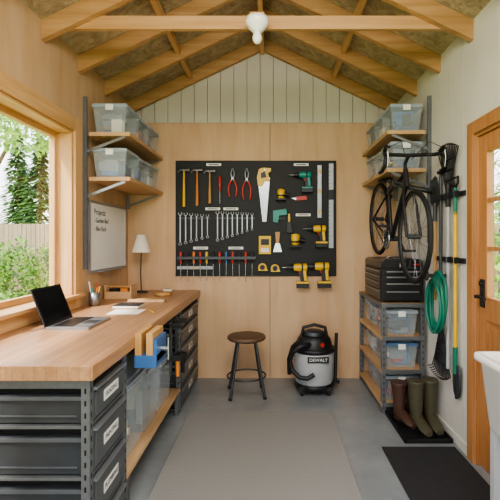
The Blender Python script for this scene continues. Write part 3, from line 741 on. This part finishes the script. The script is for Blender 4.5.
h.cyl((XR-.001, 3.03, 1.15), (XR-.16, 3.03, 1.15), .014, 'dmetal'); h.cyl((XR-.155, 3.03, 1.15), (XR-.165, 3.03, 1.15), .035, 'dmetal')
h.done()

# ------------------------------------------------------------------ boots on tray
t = MB('boot_tray'); x0, x1, y0, y1 = .93, 1.265, 2.90, 3.40
t.box(x0, x1, y0, y1, .001, .008, 'rubber')
for a in ((x0, x0+.012, y0, y1), (x1-.012, x1, y0, y1), (x0, x1, y0, y0+.012), (x0, x1, y1-.012, y1)): t.box(*a, .008, .03, 'rubber')
t.done(.002)
def boot(cx, cy, ang, h, k, sole='black'):
    b = MB('rubber_boot'); b.T = Matrix.Translation((cx, cy, .009)) @ Matrix.Rotation(ang, 4, 'Z')
    def ring(y, z, a, c, n=20):
        return [Vector((a*math.cos(2*math.pi*j/n), y+c*math.sin(2*math.pi*j/n), z)) for j in range(n)]
    b.loft([ring(.0, .02, .036, .045), ring(-.0, .07, .04, .052), ring(.0, .12, .042, .05), ring(.005, .2, .05, .055), ring(.005, h-.02, .057, .063), ring(.005, h, .058, .064), ring(.005, h, .053, .058), ring(.005, h-.06, .05, .055)], k)
    b.lathe((0, .005, h-.062), [(.001, 0), (.051, 0), (.051, .002), (.001, .002)], 'gap', 20)
    b.lathe((0, .005, h-.022), [(.059, 0), (.062, .004), (.062, .02), (.058, .024)], k, 20, 1, 1.1)
    secs = [(.05, .02, .03), (.03, .036, .05), (-.02, .04, .055), (-.07, .042, .048), (-.12, .045, .036), (-.165, .042, .028), (-.195, .025, .018)]
    rg = []
    for y, w_, hh in secs:
        rg.append([Vector((w_*math.cos(2*math.pi*j/16), y, .018+max(0, hh*(1.2+1.0*math.sin(2*math.pi*j/16)))*.8)) for j in range(16)])
    b.loft(rg, k)
    sol = [(.055, .022), (.03, .04), (-.03, .038), (-.1, .047), (-.16, .045), (-.2, .025)]
    b.prism([(w_, y, 0) for y, w_ in sol]+[(-w_, y, 0) for y, w_ in reversed(sol)], (0, 0, .022), sole)
    b.done()
boot(1.09, 3.13, .12, .35, 'olive'); boot(1.205, 3.16, -.03, .35, 'olive')
boot(1.0, 3.25, .25, .30, 'brown'); boot(1.125, 3.32, .05, .28, 'brown')

# ------------------------------------------------------------------ sink
s_ = MB('utility_sink'); x0, x1, y0, y1 = .985, 1.240, 1.42, 2.06; zt = .86
def rr(x0, x1, y0, y1, z, r, n=5):
    out = []
    for cx, cy, a in ((x1-r, y1-r, 0), (x0+r, y1-r, 90), (x0+r, y0+r, 180), (x1-r, y0+r, 270)):
        for i in range(n+1):
            an = math.radians(a+90*i/n); out.append(Vector((cx+r*math.cos(an), cy+r*math.sin(an), z)))
    return out
i_ = .03
s_.loft([rr(x0+.07, x1-.05, y0+.07, y1-.07, zt-.36, .05), rr(x0+.045, x1-.035, y0+.05, y1-.05, zt-.33, .05), rr(x0+.022, x1-.012, y0+.022, y1-.022, zt-.04, .045), rr(x0, x1, y0, y1, zt-.03, .04), rr(x0, x1, y0, y1, zt-.004, .04), rr(x0+.004, x1-.004, y0+.004, y1-.004, zt, .04), rr(x0+i_, x1-i_, y0+i_, y1-i_, zt, .04), rr(x0+i_+.01, x1-i_-.01, y0+i_+.01, y1-i_-.01, zt-.05, .04), rr(x0+.075, x1-.06, y0+.08, y1-.08, zt-.32, .04)], 'ceram')
for x in (x0+.075, x1-.055):
    for y in (y0+.085, y1-.085):
        s_.box(x-.016, x+.016, y-.016, y+.016, .012, zt-.33, 'grey'); s_.box(x-.02, x+.02, y-.02, y+.02, .012, .03, 'rubber')
s_.cyl(((x0+x1)/2, 1.74, .3), ((x0+x1)/2, 1.74, zt-.35), .02, 'grey'); s_.tube([((x0+x1)/2, 1.74, .32), ((x0+x1)/2, 1.74, .25), (x1-.02, 1.74, .25), (x1+.02, 1.74, .3)], .02, 'grey')
s_.tube([(x1-.015, 1.74, zt), (x1-.015, 1.74, zt+.16), (x1-.05, 1.74, zt+.2), (x1-.10, 1.74, zt+.19), (x1-.12, 1.74, zt+.14)], .011, 'chrome')
for dy in (-.08, .08): s_.cyl((x1-.015, 1.74+dy, zt), (x1-.015, 1.74+dy, zt+.05), .014, 'chrome')
s_.done()

# ------------------------------------------------------------------ rug and mat
MB('area_rug').box(-.66, .50, 1.2, 3.44, .001, .011, 'rug').done(.003)
MB('rubber_mat').box(.755, 1.25, 1.35, 2.84, .001, .011, 'mat_black').done(.003)

# ------------------------------------------------------------------ ceiling light
b = MB('ceiling_light'); cx, cy, zt = XC, 2.62, 2.785
b.box(cx-.045, cx+.045, cy-.045, 2.702, zt, zt+.02, 'pine')
b.lathe((cx, cy, zt-.085), [(.001, 0), (.03, 0), (.036, .012), (.062, .035), (.072, .06), (.072, .085), (.001, .085)], 'ceram', 28)
b.lathe((cx, cy, zt-.155), [(.001, 0), (.015, .003), (.026, .016), (.030, .034), (.026, .054), (.018, .068), (.018, .08), (.001, .08)], 'ceram', 24)
b.done()

# ------------------------------------------------------------------ garden outside
MB('garden_lawn').box(-40, 40, -25, 45, -.35, -.25, 'lawn').done()
MB('garden_path').box(-3.4, -2.3, -4, 9, -.249, -.235, 'stone').done()
def foliage(name, blobs, mats, n, size, trunk=None):
    b = MB(name)
    if trunk: b.tube(trunk[0], trunk[1], 'bark', 8)
    for (c, r) in blobs:
        for i in range(n):
            d = Vector((random.gauss(0, 1), random.gauss(0, 1), random.gauss(0, 1))).normalized(); q = random.uniform(.55, 1.0)
            p = Vector((c[0]+d.x*r[0]*q, c[1]+d.y*r[1]*q, max(-.248+size*1.3, c[2]+d.z*r[2]*q)))
            u = Vector((random.gauss(0, 1), random.gauss(0, 1), random.gauss(0, 1))).normalized(); w_ = u.orthogonal().normalized(); sz = size*random.uniform(.6, 1.3)
            b.add([p-u*sz, p-w_*sz*.5, p+u*sz, p+w_*sz*.5], [(0, 1, 2, 3)], random.choice(mats))
    return b.done()
def conifer(x, y, h, r):
    b = MB('conifer_tree'); b.cyl((x, y, -.248), (x, y, h*.95), .12, 'bark', .03, 8)
    for i in range(1500):
        t = random.random()**.8; z = .5+t*(h-.5); rad = r*(1-t)*random.uniform(.5, 1)+.05; an = random.random()*6.283
        p = Vector((x+rad*math.cos(an), y+rad*math.sin(an), z-rad*.25)); u = Vector((math.cos(an), math.sin(an), -.35)); w_ = Vector((-math.sin(an), math.cos(an), 0))
        sz = random.uniform(.12, .28); b.add([p-u*sz, p-w_*sz*.4, p+u*sz, p+w_*sz*.4], [(0, 1, 2, 3)], random.choice(['leaf1', 'leaf1', 'leaf3']))
    b.done()
for x, y, h, r in ((-9.3, 17, 5.6, 1.3), (-10.9, 18.5, 4.6, 1.4), (-12.6, 21, 7.0, 1.7), (-16, 22, 6, 2.0), (10, 17, 6.5, 1.8), (14, 18, 6, 1.8), (7, 19.5, 5, 1.5)):
    conifer(x, y, h, r)
foliage('deciduous_tree', [((-5.6, 9.8, 3.9), (.8, .8, .55)), ((-6.6, 10.2, 4.5), (1.1, 1, .6))], ['leaf2', 'leaf3', 'leaf2'], 550, .075, ([(-7.9, 10.6, -.236), (-7.6, 10.6, 2), (-6.2, 10.2, 4)], [.12, .09, .03]))
foliage('garden_shrub', [((-4.6-.75*i, 7.6+.35*(i % 3), .0), (.5, .5, .36+.1*(i % 3))) for i in range(5)], ['leaf2', 'leaf3', 'leaf2'], 900, .05)
foliage('garden_shrub', [((-5.3-.9*i, 11.7+.25*(i % 2), .45), (.65, .5, .7+.2*(i % 3))) for i in range(7)], ['leaf2', 'leaf3', 'leaf1', 'leaf2'], 900, .07)
foliage('garden_shrub', [((3.8+.9*i, 6.6+.5*i, .9), (.8, .6, 1.1)) for i in range(3)], ['leaf2', 'leaf3', 'leaf2'], 900, .08)
foliage('deciduous_tree', [((6.0, 10.8, 3.2), (2, 1.2, 1.4))], ['leaf2', 'leaf3', 'leaf2'], 1400, .1, ([(6.0, 10.8, -.236), (6, 10.8, 2), (6.0, 10.8, 3.4)], [.14, .1, .03]))
f = MB('garden_fence')
x = -20
while x < 16:
    f.box(x, x+.13, 13.5, 13.53, -.248, 1.95, 'fence'); x += .145
for z in (.1, 1.5): f.box(-20, 16, 13.53, 13.58, z, z+.08, 'fence')
f.done()

# ------------------------------------------------------------------ light
wd = bpy.data.worlds.new('sky'); S.world = wd; wd.use_nodes = True; nt = wd.node_tree; bg = nt.nodes['Background']
tc = nt.nodes.new('ShaderNodeTexCoord'); sp = nt.nodes.new('ShaderNodeSeparateXYZ'); r = nt.nodes.new('ShaderNodeValToRGB')
nt.links.new(tc.outputs['Generated'], sp.inputs[0]); nt.links.new(sp.outputs['Z'], r.inputs['Fac'])
r.color_ramp.elements[0].color = (.98, .98, .98, 1); r.color_ramp.elements[1].color = (.74, .84, 1, 1); r.color_ramp.elements[1].position = .8
nt.links.new(r.outputs['Color'], bg.inputs['Color']); bg.inputs['Strength'].default_value = 3.3
def light(kind, name, loc, energy, col=(1, 1, 1), **kw):
    l_ = bpy.data.lights.new(name, kind); l_.energy = energy; l_.color = col
    for k, v_ in kw.items(): setattr(l_, k, v_)
    o = bpy.data.objects.new(name, l_); S.collection.objects.link(o); o.location = loc; return o
sun = light('SUN', 'sun', (0, 0, 8), 5.5, (1, .94, .85), angle=.08)
sun.rotation_euler = Vector((.36, .52, -.78)).to_track_quat('-Z', 'Y').to_euler()
a = light('AREA', 'added_fill_light', (-.08, .9, 2.75), 40, (1, .94, .87), shape='RECTANGLE', size=1.2, size_y=.8); a.rotation_euler = (math.radians(35), 0, 0)  # added fill light above the frame, not a fitting of the shed

# ------------------------------------------------------------------ camera
cd = bpy.data.cameras.new('camera'); cam = bpy.data.objects.new('camera', cd); S.collection.objects.link(cam); S.camera = cam
cam.location = (0, 0, 1.4); cam.rotation_euler = (math.pi/2, 0, 0); cd.sensor_width = 36; cd.lens = 30.24; cd.shift_x = -.04; cd.shift_y = -.018; cd.clip_start = .05
S.view_settings.view_transform = 'AgX'; S.view_settings.look = 'AgX - Medium High Contrast'; S.view_settings.exposure = .55
